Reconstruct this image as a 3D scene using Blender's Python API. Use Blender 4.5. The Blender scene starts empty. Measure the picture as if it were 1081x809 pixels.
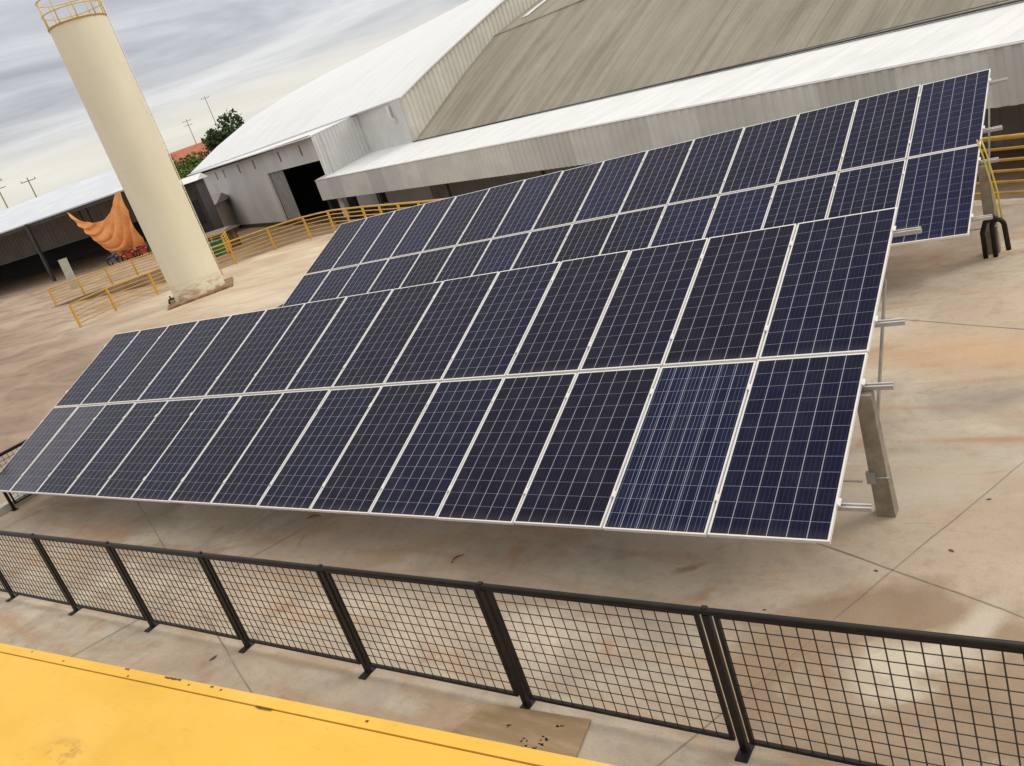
import bpy, math, random
from mathutils import Vector, Matrix, noise
R = math.radians
random.seed(7)
col = bpy.context.scene.collection
sc = bpy.context.scene

# ------------------------------------------------------------------ camera
CAMZ = 4.7272
cam_d = bpy.data.cameras.new('camera'); cam = bpy.data.objects.new('camera', cam_d); col.objects.link(cam)
ROT = [[0.7892414, 0.5315529, -0.3074889], [-0.0488892, -0.4447496, -0.8943197], [-0.6121338, 0.7208670, -0.3250276]]
cx, cy, cz = [Vector(r) for r in ROT]
M = Matrix((cx, -cy, -cz)).transposed().to_4x4(); M.translation = Vector((2.2515, -5.6005, CAMZ))
cam.matrix_world = M
cam_d.sensor_width = 36; cam_d.lens = 922.87 / 1081 * 36
cam_d.clip_start = 0.05; cam_d.clip_end = 6000
sc.camera = cam

# ------------------------------------------------------------------ sky, sun, exposure
SUN_AZ, SUN_EL = 38, 42          # degrees, azimuth counter-clockwise from +X
w = bpy.data.worlds.new('World'); sc.world = w; w.use_nodes = True
nt = w.node_tree; nt.nodes.clear()
def N(t, **k):
    n = nt.nodes.new(t)
    for a, b in k.items(): setattr(n, a, b)
    return n
out = N('ShaderNodeOutputWorld'); mix = N('ShaderNodeMixShader'); b1 = N('ShaderNodeBackground'); b2 = N('ShaderNodeBackground')
sky = N('ShaderNodeTexSky', sky_type='NISHITA'); sky.sun_disc = False
sky.sun_elevation = R(SUN_EL); sky.sun_rotation = R(90 - SUN_AZ)
nt.links.new(sky.outputs[0], b1.inputs[0]); b1.inputs[1].default_value = 0.1
tc = N('ShaderNodeTexCoord'); sep = N('ShaderNodeSeparateXYZ'); nt.links.new(tc.outputs['Generated'], sep.inputs[0])
def mth(op, a, b=None, clamp=False):
    n = N('ShaderNodeMath', operation=op); n.use_clamp = clamp
    for i, v in enumerate((a, b)):
        if v is None: continue
        if isinstance(v, (int, float)): n.inputs[i].default_value = v
        else: nt.links.new(v, n.inputs[i])
    return n.outputs[0]
zc = mth('MAXIMUM', sep.outputs[2], 0.0); zz = mth('ADD', zc, 0.07)
px = mth('DIVIDE', sep.outputs[0], zz); py = mth('DIVIDE', sep.outputs[1], zz)
cmb = N('ShaderNodeCombineXYZ'); nt.links.new(px, cmb.inputs[0]); nt.links.new(py, cmb.inputs[1])
mp0 = N('ShaderNodeMapping'); nt.links.new(cmb.outputs[0], mp0.inputs[0]); mp0.inputs['Rotation'].default_value = (0, 0, R(-52))
mp = N('ShaderNodeMapping'); nt.links.new(mp0.outputs[0], mp.inputs[0])
mp.inputs['Scale'].default_value = (0.7, 1.0, 1); mp.inputs['Location'].default_value = (5.3, 0.9, 0)
n1 = N('ShaderNodeTexNoise'); n1.inputs['Scale'].default_value = 0.62; n1.inputs['Detail'].default_value = 7; n1.inputs['Roughness'].default_value = 0.58; n1.inputs['Distortion'].default_value = 0.9
nt.links.new(mp.outputs[0], n1.inputs[0])
cr = N('ShaderNodeValToRGB'); nt.links.new(n1.outputs[0], cr.inputs[0])
els = cr.color_ramp.elements
els[0].position = 0.34; els[0].color = (0.40, 0.42, 0.46, 1)
els[1].position = 0.68; els[1].color = (0.82, 0.825, 0.835, 1)
e = els.new(0.49); e.color = (0.58, 0.595, 0.625, 1)
# warm bright gap low over the horizon
hr = N('ShaderNodeValToRGB'); nt.links.new(zc, hr.inputs[0])
h = hr.color_ramp.elements
h[0].position = 0.0; h[0].color = (0.30, 0.30, 0.30, 1); h[1].position = 0.115; h[1].color = (0, 0, 0, 1)
for p_, v_ in ((0.012, 0.05), (0.030, 0.7), (0.055, 0.75), (0.078, 0.15)):
    e = h.new(p_); e.color = (v_, v_, v_, 1)
mc = N('ShaderNodeMixRGB'); nt.links.new(hr.outputs[0], mc.inputs[0]); nt.links.new(cr.outputs[0], mc.inputs[1]); mc.inputs[2].default_value = (0.93, 0.88, 0.76, 1)
# the cover overhead is thinner and slightly warmer
ov = N('ShaderNodeMapRange'); ov.clamp = True; nt.links.new(zc, ov.inputs[0]); ov.inputs[1].default_value = 0.35; ov.inputs[2].default_value = 0.7
mo = N('ShaderNodeMixRGB'); nt.links.new(ov.outputs[0], mo.inputs[0]); nt.links.new(mc.outputs[0], mo.inputs[1]); mo.inputs[2].default_value = (0.80, 0.765, 0.70, 1)
nt.links.new(mo.outputs[0], b2.inputs[0])
st = mth('ADD', mth('MULTIPLY', zc, 0.75), 0.95); nt.links.new(st, b2.inputs[1])
mix.inputs[0].default_value = 0.93
nt.links.new(b1.outputs[0], mix.inputs[1]); nt.links.new(b2.outputs[0], mix.inputs[2]); nt.links.new(mix.outputs[0], out.inputs[0])
sd = bpy.data.lights.new('sun', 'SUN'); sun = bpy.data.objects.new('sun', sd); col.objects.link(sun)
sd.energy = 1.2; sd.angle = R(26); sd.color = (1.0, 0.93, 0.82)
sdir = Vector((math.cos(R(SUN_AZ)) * math.cos(R(SUN_EL)), math.sin(R(SUN_AZ)) * math.cos(R(SUN_EL)), math.sin(R(SUN_EL))))
sun.rotation_euler = sdir.to_track_quat('Z', 'Y').to_euler()
sc.view_settings.view_transform = 'Standard'; sc.view_settings.look = 'None'
sc.view_settings.exposure = 0.04; sc.view_settings.gamma = 1.0; sc.view_settings.use_curve_mapping = False
sc.render.engine = 'CYCLES'

# ------------------------------------------------------------------ helpers
class MB:
    def __init__(s): s.v = []; s.f = []; s.uv = None; s.sm = []
    def face(s, pts, smooth=False):
        i = len(s.v); s.v += [tuple(p) for p in pts]; s.f.append(tuple(range(i, i + len(pts)))); s.sm.append(smooth)
    def box(s, lo, hi, mat=None):
        x0, y0, z0 = lo; x1, y1, z1 = hi
        P = [Vector(p) for p in ((x0,y0,z0),(x1,y0,z0),(x1,y1,z0),(x0,y1,z0),(x0,y0,z1),(x1,y0,z1),(x1,y1,z1),(x0,y1,z1))]
        if mat: P = [mat @ p for p in P]
        i = len(s.v); s.v += [tuple(p) for p in P]
        for f in ((0,3,2,1),(4,5,6,7),(0,1,5,4),(1,2,6,5),(2,3,7,6),(3,0,4,7)): s.f.append(tuple(i + k for k in f)); s.sm.append(False)
        return s
    def bar(s, a, b, wd, ht, up=(0,0,1)):
        a = Vector(a); b = Vector(b); d = (b - a); L = d.length; d.normalize(); u = Vector(up)
        sx = d.cross(u)
        if sx.length < 1e-4: sx = d.cross(Vector((0, 1, 0)))
        sx.normalize(); u = sx.cross(d)
        m = Matrix((sx, d, u)).transposed().to_4x4(); m.translation = a
        return s.box((-wd/2, 0, -ht/2), (wd/2, L, ht/2), m)
    def tube(s, pts, r, seg=8, closed=False, caps=True, smooth=True):
        pts = [Vector(p) for p in pts]; n = len(pts); i0 = len(s.v); rs = r if isinstance(r, (list, tuple)) else [r] * n
        prev = None
        for k, p in enumerate(pts):
            if closed: t = pts[(k + 1) % n] - pts[k - 1]
            else: t = pts[min(k + 1, n - 1)] - pts[max(k - 1, 0)]
            t.normalize()
            if prev is None:
                a = t.cross(Vector((0, 0, 1)))
                if a.length < 1e-3: a = t.cross(Vector((0, 1, 0)))
            else: a = prev - t * prev.dot(t)
            a.normalize(); prev = a; b = t.cross(a)
            for q in range(seg):
                an = 2 * math.pi * q / seg; s.v.append(tuple(p + (a * math.cos(an) + b * math.sin(an)) * rs[k]))
        for k in range(n if closed else n - 1):
            for q in range(seg):
                A = i0 + k * seg; B = i0 + ((k + 1) % n) * seg
                s.f.append((A + q, A + (q + 1) % seg, B + (q + 1) % seg, B + q)); s.sm.append(smooth)
        if caps and not closed:
            s.f.append(tuple(i0 + q for q in reversed(range(seg)))); s.sm.append(False)
            s.f.append(tuple(i0 + (n - 1) * seg + q for q in range(seg))); s.sm.append(False)
        return s
    def prism(s, poly, z0, z1):
        n = len(poly); i = len(s.v)
        s.v += [(p[0], p[1], z0) for p in poly] + [(p[0], p[1], z1) for p in poly]
        s.f.append(tuple(i + n + k for k in range(n))); s.f.append(tuple(i + k for k in reversed(range(n)))); s.sm += [False, False]
        for k in range(n): s.f.append((i + k, i + (k + 1) % n, i + n + (k + 1) % n, i + n + k)); s.sm.append(False)
        return s
    def build(s, name, mat, parent=None, loc=None, uv=None):
        me = bpy.data.meshes.new(name); me.from_pydata(s.v, [], s.f); me.update()
        if isinstance(mat, (list, tuple)):
            for m_ in mat: me.materials.append(m_)
        else: me.materials.append(mat)
        me.polygons.foreach_set('use_smooth', s.sm)
        if uv:
            l = me.uv_layers.new(name='UVMap')
            for k, c in enumerate(uv): l.data[k].uv = c
        o = bpy.data.objects.new(name, me); col.objects.link(o)
        if parent: o.parent = parent
        if loc: o.location = loc
        return o

def tag(o, label=None, cat=None, group=None, kind=None):
    if label: o['label'] = label
    if cat: o['category'] = cat
    if group: o['group'] = group
    if kind: o['kind'] = kind
    return o
def empty(name, loc=(0, 0, 0), rz=0):
    o = bpy.data.objects.new(name, None); col.objects.link(o); o.location = loc; o.rotation_euler = (0, 0, rz); o.empty_display_size = .3
    return o
def dup(o, parent=None, loc=None):
    c = o.copy(); col.objects.link(c)
    if parent: c.parent = parent
    if loc is not None: c.location = loc
    for ch in [x for x in bpy.data.objects if x.parent == o]: dup(ch, c)
    return c

# ---- materials
def srgb(r, g, b):
    f = lambda c: (c / 255 / 12.92) if c / 255 <= 0.04045 else ((c / 255 + 0.055) / 1.055) ** 2.4
    return (f(r), f(g), f(b), 1)
class Mat:
    def __init__(s, name, rough=0.6, metal=0.0, spec=0.5):
        s.m = bpy.data.materials.new(name); s.m.use_nodes = True; s.t = s.m.node_tree
        s.p = s.t.nodes['Principled BSDF']; s.p.inputs['Roughness'].default_value = rough; s.p.inputs['Metallic'].default_value = metal
        s.p.inputs['Specular IOR Level'].default_value = spec
        s.co = s.n('ShaderNodeTexCoord')
    def n(s, t, **k):
        x = s.t.nodes.new(t)
        for a, b in k.items(): setattr(x, a, b)
        return x
    def l(s, a, b): s.t.links.new(a, b)
    def math(s, op, a, b=None, c=None, clamp=False):
        x = s.n('ShaderNodeMath', operation=op); x.use_clamp = clamp
        for i, v in enumerate((a, b, c)):
            if v is None: continue
            if isinstance(v, (int, float)): x.inputs[i].default_value = v
            else: s.l(v, x.inputs[i])
        return x.outputs[0]
    def vec(s, scale=(1, 1, 1), rot=(0, 0, 0), loc=(0, 0, 0), src='Object'):
        x = s.n('ShaderNodeMapping'); x.inputs['Scale'].default_value = scale; x.inputs['Rotation'].default_value = rot; x.inputs['Location'].default_value = loc
        s.l(s.co.outputs[src], x.inputs[0]); return x.outputs[0]
    def noise(s, vec, scale, detail=5, rough=0.55, dist=0.0):
        x = s.n('ShaderNodeTexNoise'); x.inputs['Scale'].default_value = scale; x.inputs['Detail'].default_value = detail
        x.inputs['Roughness'].default_value = rough; x.inputs['Distortion'].default_value = dist; s.l(vec, x.inputs[0]); return x.outputs[0]
    def ramp(s, fac, stops):
        x = s.n('ShaderNodeValToRGB'); s.l(fac, x.inputs[0]); e = x.color_ramp.elements
        while len(e) < len(stops): e.new(0.5)
        for k, (p, c) in enumerate(stops):
            e[k].position = p; e[k].color = c if isinstance(c, tuple) else (c, c, c, 1)
        return x.outputs[0]
    def mix(s, fac, a, b, blend='MIX'):
        x = s.n('ShaderNodeMixRGB', blend_type=blend)
        for i, v in enumerate((fac, a, b)):
            if isinstance(v, (int, float)): x.inputs[i].default_value = v
            elif isinstance(v, tuple): x.inputs[i].default_value = v
            else: s.l(v, x.inputs[i])
        return x.outputs[0]
    def color(s, c):
        if isinstance(c, tuple): s.p.inputs['Base Color'].default_value = c
        else: s.l(c, s.p.inputs['Base Color'])
        return s
    def bump(s, hgt, strength=0.3, dist=0.02):
        x = s.n('ShaderNodeBump'); x.inputs['Strength'].default_value = strength; x.inputs['Distance'].default_value = dist
        s.l(hgt, x.inputs['Height']); s.l(x.outputs[0], s.p.inputs['Normal']); return s
def worn(name, c, c2, rough=0.6, metal=0.0, scale=3.0, amt=(0.45, 0.7), spec=0.5, stretch=(1, 1, 1)):
    m = Mat(name, rough, metal, spec); n = m.noise(m.vec(stretch), scale, 6, 0.6)
    f = m.ramp(n, [(amt[0], 0.0), (amt[1], 1.0)]); m.color(m.mix(f, c, c2)); return m.m

# concrete yard: beige slab with orange earth smears, brown damp stains, dusty brown far-left part
def ground_mat():
    m = Mat('yard concrete', 0.8, spec=0.3); v = m.vec()
    fine = m.noise(v, 9, 8, 0.65); mid = m.noise(v, 0.9, 6, 0.6, 0.6); big = m.noise(m.vec(loc=(5, 9, 0)), 0.22, 5, 0.6, 0.8)
    swirl = m.noise(m.vec((0.35, 1.5, 1), (0, 0, R(-28))), 1.1, 7, 0.6, 1.2)
    c = m.mix(m.ramp(mid, [(0.36, 0.0), (0.64, 1.0)]), (0.355, 0.30, 0.235, 1), (0.585, 0.51, 0.405, 1))
    c = m.mix(m.ramp(big, [(0.40, 0.0), (0.60, 0.7)]), c, (0.47, 0.365, 0.27, 1))
    c = m.mix(m.ramp(swirl, [(0.50, 0.0), (0.64, 0.65)]), c, (0.42, 0.275, 0.17, 1))
    rust = m.noise(m.vec(loc=(31, 4, 0)), 1.7, 5, 0.55, 0.3)
    c = m.mix(m.ramp(rust, [(0.60, 0.0), (0.70, 0.6)]), c, (0.38, 0.20, 0.11, 1))
    c = m.mix(m.ramp(fine, [(0.30, 0.35), (0.5, 0.0)]), c, (0.25, 0.22, 0.19, 1))
    sp = m.n('ShaderNodeSeparateXYZ'); m.l(m.co.outputs['Object'], sp.inputs[0]); X, Y = sp.outputs[0], sp.outputs[1]
    warp = m.noise(m.vec(loc=(2, 2, 0)), 1.3, 5, 0.6); warp2 = m.noise(m.vec(loc=(12, 7, 0)), 1.3, 5, 0.6)
    def blob(cx_, cy_, rx, ry, rot=0.0, edge=0.25, wob=1.0):
        dx = m.math('ADD', m.math('SUBTRACT', X, cx_), m.math('MULTIPLY', m.math('SUBTRACT', warp, 0.5), wob))
        dy = m.math('ADD', m.math('SUBTRACT', Y, cy_), m.math('MULTIPLY', m.math('SUBTRACT', warp2, 0.5), wob))
        ca, sa = math.cos(R(rot)), math.sin(R(rot))
        a = m.math('DIVIDE', m.math('ADD', m.math('MULTIPLY', dx, ca), m.math('MULTIPLY', dy, sa)), rx)
        b = m.math('DIVIDE', m.math('SUBTRACT', m.math('MULTIPLY', dy, ca), m.math('MULTIPLY', dx, sa)), ry)
        r = m.math('SQRT', m.math('ADD', m.math('MULTIPLY', a, a), m.math('MULTIPLY', b, b)))
        return m.math('DIVIDE', m.math('SUBTRACT', 1 + edge, r), 2 * edge, clamp=True)
    def k(f, s_): return m.math('MULTIPLY', f, s_)
    # far-left dirt zone and the pale swept strip by the tank
    far = m.math('DIVIDE', m.math('SUBTRACT', -13.0, m.math('ADD', X, m.math('MULTIPLY', m.math('SUBTRACT', big, 0.5), 14.0))), 9.0, clamp=True)
    lowy = m.math('DIVIDE', m.math('SUBTRACT', 13.5, m.math('SUBTRACT', Y, m.math('MULTIPLY', m.math('ADD', X, 24.0), -0.15))), 5.0, clamp=True)
    streak = m.noise(m.vec((0.36, 1.0, 1), (0, 0, R(20))), 0.7, 6, 0.6, 0.9)
    dirt = m.mix(m.ramp(streak, [(0.35, 0.0), (0.62, 1.0)]), (0.19, 0.125, 0.085, 1), (0.35, 0.245, 0.17, 1))
    pale = m.mix(m.ramp(streak, [(0.35, 0.0), (0.65, 1.0)]), (0.50, 0.37, 0.25, 1), (0.66, 0.56, 0.43, 1))
    c = m.mix(k(far, 0.9), c, m.mix(lowy, pale, dirt))
    vfar = m.math('DIVIDE', m.math('SUBTRACT', -36.0, X), 8.0, clamp=True)
    c = m.mix(k(vfar, 0.75), c, dirt)
    # placed stains and pale patches, one a painted reflection, in the near right part
    c = m.mix(k(blob(0.42, -0.62, 1.12, 1.08, 0, 0.12, 1.1), 0.85), c, m.mix(m.ramp(mid, [(0.35, 0.0), (0.65, 1.0)]), (0.26, 0.175, 0.11, 1), (0.34, 0.25, 0.17, 1)))
    c = m.mix(k(blob(-0.35, -0.75, 0.75, 0.4, 25, 0.45, 1.0), 0.5), c, (0.25, 0.17, 0.11, 1))
    c = m.mix(k(blob(0.50, -0.50, 0.46, 0.24, 30, 0.5, 1.3), 0.75), c, (0.62, 0.57, 0.46, 1))  # pale blob paints a bright reflection into the slab colour
    c = m.mix(k(blob(0.86, -0.02, 0.12, 0.42, -28, 0.35, 0.4), 0.8), c, (0.56, 0.50, 0.40, 1))
    c = m.mix(k(blob(0.75, 2.82, 0.6, 0.05, 2, 0.7, 0.16), 0.85), c, (0.42, 0.22, 0.13, 1))
    c = m.mix(k(blob(0.7, 3.75, 0.7, 0.25, 10, 0.7, 0.9), 0.4), c, (0.17, 0.15, 0.14, 1))
    c = m.mix(k(blob(0.6, 4.9, 1.3, 0.5, -10, 0.7, 1.2), 0.6), c, (0.55, 0.35, 0.20, 1))
    c = m.mix(k(blob(0.2, 2.0, 0.9, 0.45, 20, 0.7, 0.9), 0.5), c, (0.57, 0.53, 0.44, 1))
    c = m.mix(k(blob(-1.55, 0.42, 0.13, 0.05, 40, 0.5, 0.3), 0.75), c, (0.30, 0.15, 0.09, 1))
    c = m.mix(k(blob(-1.25, 0.05, 0.10, 0.05, 60, 0.6, 0.3), 0.6), c, (0.36, 0.20, 0.12, 1))
    c = m.mix(k(blob(-5.0, 0.35, 1.6, 0.14, 28, 0.8, 0.8), 0.45), c, (0.42, 0.27, 0.15, 1))
    c = m.mix(k(blob(-2.6, 0.3, 1.2, 0.5, 10, 0.7, 1.0), 0.35), c, (0.22, 0.19, 0.16, 1))
    c = m.mix(k(blob(-11.8, 0.0, 0.7, 0.4, 0, 0.6, 0.9), 0.5), c, (0.45, 0.27, 0.17, 1))
    c = m.mix(k(blob(-11.3, -2.5, 1.0, 0.35, 10, 0.7, 0.9), 0.5), c, (0.47, 0.27, 0.15, 1))
    # grit, scuffs, tyre-dark smears
    grit = m.noise(m.vec(), 55, 4, 0.7); c = m.mix(m.ramp(grit, [(0.30, 0.30), (0.48, 0.0)]), c, (0.20, 0.165, 0.13, 1)); c = m.mix(m.ramp(grit, [(0.56, 0.0), (0.75, 0.22)]), c, (0.66, 0.61, 0.52, 1))
    scf = m.noise(m.vec((0.5, 2.2, 1), (0, 0, R(35)), (4, 8, 0)), 2.6, 8, 0.68, 0.8); c = m.mix(m.ramp(scf, [(0.60, 0.0), (0.70, 0.40)]), c, (0.22, 0.19, 0.165, 1))
    m.color(c); m.bump(fine, 0.2, 0.01); return m.m
M_ground = ground_mat()
M_lower = worn('lower yard earth', (0.21, 0.13, 0.085, 1), (0.36, 0.26, 0.18, 1), 0.9, scale=0.35, amt=(0.35, 0.65))
M_joint = worn('joint', (0.24, 0.18, 0.13, 1), (0.46, 0.39, 0.295, 1), 0.9, scale=1.3)

def cells(name, base, line, line2, bus, busf, wob=0.0, rough=0.13, spec=0.075):
    m = Mat(name, rough, 0, spec); sp = m.n('ShaderNodeSeparateXYZ'); m.l(m.co.outputs['UV'], sp.inputs[0]); U, V = sp.outputs[0], sp.outputs[1]
    def ln(co, n, wd):   # 1 on the line between cells
        f = m.math('FRACT', m.math('MULTIPLY', co, n)); d = m.math('MINIMUM', f, m.math('SUBTRACT', 1.0, f))
        return m.math('LESS_THAN', d, wd)
    lu = ln(U, 6, 0.021); lv = ln(V, 12, 0.013)
    bf = m.math('LESS_THAN', m.math('ABSOLUTE', m.math('SUBTRACT', m.math('FRACT', m.math('ADD', m.math('MULTIPLY', U, 24), 0.0)), 0.5)), 0.05)
    fl = m.math('FLOOR', m.math('MULTIPLY', U, 24)); wn = m.n('ShaderNodeTexWhiteNoise', noise_dimensions='1D'); m.l(fl, wn.inputs['W'])
    bstr = m.math('MULTIPLY', bf, m.math('ADD', busf * (1 - wob), m.math('MULTIPLY', wn.outputs[0], busf * wob * 2)))
    cu = m.math('FLOOR', m.math('MULTIPLY', U, 6)); cv = m.math('FLOOR', m.math('MULTIPLY', V, 12))
    oi = m.n('ShaderNodeObjectInfo')
    cb = m.n('ShaderNodeCombineXYZ'); m.l(cu, cb.inputs[0]); m.l(cv, cb.inputs[1]); m.l(m.math('MULTIPLY', oi.outputs['Random'], 97.0), cb.inputs[2])
    wc = m.n('ShaderNodeTexWhiteNoise', noise_dimensions='3D'); m.l(cb.outputs[0], wc.inputs['Vector'])
    c = m.mix(m.math('MULTIPLY', wc.outputs[0], 0.55), base, tuple(x * 1.7 for x in base[:3]) + (1,))
    grain = m.noise(m.vec((70, 70, 70), src='UV'), 1.0, 2)
    c = m.mix(m.ramp(grain, [(0.4, 0.0), (0.7, 0.35)]), c, tuple(x * 2.0 for x in base[:3]) + (1,))
    c = m.mix(bstr, c, bus); c = m.mix(lv, c, line2); c = m.mix(lu, c, line)
    dust = m.noise(m.vec((3, 5, 1), src='UV'), 1.0, 5)
    c = m.mix(m.ramp(dust, [(0.45, 0.0), (0.8, 0.03)]), c, (0.35, 0.32, 0.28, 1))
    sm = m.noise(m.vec((0.5, 2.5, 1)), 1.6, 6, 0.6); low = m.math('SUBTRACT', 1.0, m.math('DIVIDE', V, 0.05), clamp=True)
    c = m.mix(m.math('ADD', m.math('MULTIPLY', low, 0.05), m.math('MULTIPLY', m.ramp(sm, [(0.5, 0.0), (0.75, 1.0)]), 0.018)), c, (0.42, 0.36, 0.29, 1))
    m.color(c); m.l(m.math('ADD', rough, m.math('MULTIPLY', sm, 0.12)), m.p.inputs['Roughness']); return m.m
M_cell = [cells('navy cells', (0.0042, 0.0050, 0.021, 1), (0.36, 0.36, 0.41, 1), (0.20, 0.21, 0.26, 1), (0.06, 0.065, 0.10, 1), 0.4),
          cells('dark violet cells', (0.0048, 0.0044, 0.0155, 1), (0.34, 0.34, 0.38, 1), (0.17, 0.17, 0.21, 1), (0.06, 0.06, 0.09, 1), 0.4),
          cells('violet cells', (0.0048, 0.0048, 0.0185, 1), (0.35, 0.35, 0.39, 1), (0.18, 0.18, 0.22, 1), (0.06, 0.06, 0.09, 1), 0.4),
          cells('painted glint cells', (0.0050, 0.0075, 0.027, 1), (0.34, 0.36, 0.42, 1), (0.20, 0.21, 0.27, 1), (0.24, 0.28, 0.40, 1), 0.55, 0.95),  # uneven pale busbars paint this panel's reflections into the cell colour
          cells('painted sky sheen cells', (0.040, 0.037, 0.052, 1), (0.36, 0.35, 0.38, 1), (0.20, 0.20, 0.23, 1), (0.12, 0.12, 0.15, 1), 0.4),  # lighter grey base paints the grazing sky reflection into the cells
          cells('deep blue cells', (0.0055, 0.0065, 0.029, 1), (0.34, 0.35, 0.40, 1), (0.19, 0.20, 0.25, 1), (0.07, 0.08, 0.14, 1), 0.4)]
M_alu = worn('anodised aluminium', (0.76, 0.75, 0.73, 1), (0.84, 0.83, 0.81, 1), 0.45, 0.1, 4)
M_aludark = worn('galvanised steel', (0.30, 0.30, 0.30, 1), (0.42, 0.42, 0.41, 1), 0.5, 0.5, 6)
M_rail = worn('mill aluminium', (0.52, 0.51, 0.50, 1), (0.64, 0.63, 0.62, 1), 0.4, 0.4, 6)
M_back = Mat('white backsheet', 0.6).color((0.6, 0.6, 0.6, 1)).m
M_post = worn('post concrete', (0.20, 0.165, 0.125, 1), (0.34, 0.30, 0.24, 1), 0.9, scale=5, amt=(0.35, 0.65))
M_black = worn('black paint', (0.007, 0.0065, 0.006, 1), (0.016, 0.014, 0.013, 1), 0.45, 0, 8, spec=0.3)
M_wire = Mat('dark wire', 0.5).color((0.035, 0.028, 0.022, 1)).m
M_yrail = worn('yellow rail paint', (0.62, 0.36, 0.045, 1), (0.45, 0.22, 0.03, 1), 0.5, 0, 3, (0.5, 0.75))
M_cream = Mat('cream tank paint', 0.5, spec=0.4)
def tankmat():
    m = M_cream; n = m.noise(m.vec((1, 1, 0.25)), 1.2, 6, 0.6); c = m.mix(m.ramp(n, [(0.35, 0.0), (0.7, 1.0)]), (0.74, 0.685, 0.51, 1), (0.80, 0.75, 0.59, 1))
    sp = m.n('ShaderNodeSeparateXYZ'); m.l(m.co.outputs['Object'], sp.inputs[0])
    f = m.math('FRACT', m.math('DIVIDE', sp.outputs[2], 1.9)); d = m.math('MINIMUM', f, m.math('SUBTRACT', 1.0, f))
    c = m.mix(m.math('MULTIPLY', m.math('LESS_THAN', d, 0.008), 0.2), c, (0.60, 0.54, 0.40, 1))
    # rusty splashes near the foot
    lowm = m.math('SUBTRACT', 1.0, m.math('DIVIDE', sp.outputs[2], 0.9), clamp=True); rn = m.noise(m.vec((1, 1, 2.5)), 2.2, 6, 0.6)
    c = m.mix(m.math('MULTIPLY', m.math('MULTIPLY', lowm, m.ramp(rn, [(0.45, 0.0), (0.6, 1.0)])), 0.9), c, (0.38, 0.18, 0.07, 1))
    m.color(c); return m.m
M_tank = tankmat()
def wroof():
    m = Mat('white roof sheet', 0.5); n = m.noise(m.vec((1.5, 0.2, 1)), 0.3, 6, 0.6); c = m.mix(m.ramp(n, [(0.45, 0.0), (0.8, 1.0)]), (0.80, 0.81, 0.82, 1), (0.70, 0.715, 0.73, 1))
    sp = m.n('ShaderNodeSeparateXYZ'); m.l(m.co.outputs['Object'], sp.inputs[0]); f = m.math('FRACT', m.math('DIVIDE', sp.outputs[0], 2.08))
    c = m.mix(m.math('MULTIPLY', m.math('LESS_THAN', f, 0.05), 0.6), c, (0.52, 0.53, 0.55, 1)); w_ = m.math('SINE', m.math('MULTIPLY', sp.outputs[0], 2 * math.pi / 1.04)); m.color(c); m.bump(w_, 0.35, 0.05); return m.m
M_whiteroof = wroof()
def awn():
    m = Mat('white awning sheet', 0.5); n = m.noise(m.vec((1.2, 0.35, 1)), 0.8, 6, 0.6); c = m.mix(m.ramp(n, [(0.42, 0.0), (0.8, 1.0)]), (0.80, 0.81, 0.82, 1), (0.66, 0.67, 0.68, 1))
    sp = m.n('ShaderNodeSeparateXYZ'); m.l(m.co.outputs['Object'], sp.inputs[0]); f = m.math('FRACT', m.math('DIVIDE', sp.outputs[0], 1.02))
    c = m.mix(m.math('MULTIPLY', m.math('LESS_THAN', f, 0.06), 0.35), c, (0.50, 0.51, 0.53, 1)); m.color(c); return m.m
M_awn = awn()
M_wall = worn('whitewashed wall', (0.58, 0.57, 0.55, 1), (0.70, 0.70, 0.70, 1), 0.85, 0, 0.25, (0.35, 0.65), stretch=(1, 1, 0.6))
M_corr = worn('zinc corrugated sheet', (0.62, 0.62, 0.60, 1), (0.72, 0.72, 0.71, 1), 0.5, 0.1, 0.6)
M_strip = worn('cream corrugated sheet', (0.63, 0.60, 0.53, 1), (0.72, 0.70, 0.64, 1), 0.5, 0.0, 0.6)
def fascia_mat():
    m = Mat('beige fascia sheet', 0.55, 0.1); sp = m.n('ShaderNodeSeparateXYZ'); m.l(m.co.outputs['Object'], sp.inputs[0])
    f = m.math('FLOOR', m.math('DIVIDE', sp.outputs[0], 3.1)); wn = m.n('ShaderNodeTexWhiteNoise', noise_dimensions='1D'); m.l(f, wn.inputs['W'])
    n = m.noise(m.vec((0.5, 1, 1)), 1.0, 5)
    c = m.mix(wn.outputs[0], (0.50, 0.51, 0.49, 1), (0.66, 0.67, 0.655, 1)); c = m.mix(m.ramp(n, [(0.4, 0.0), (0.7, 0.4)]), c, (0.43, 0.425, 0.395, 1))
    m.color(c); return m.m
M_fascia = fascia_mat()
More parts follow.
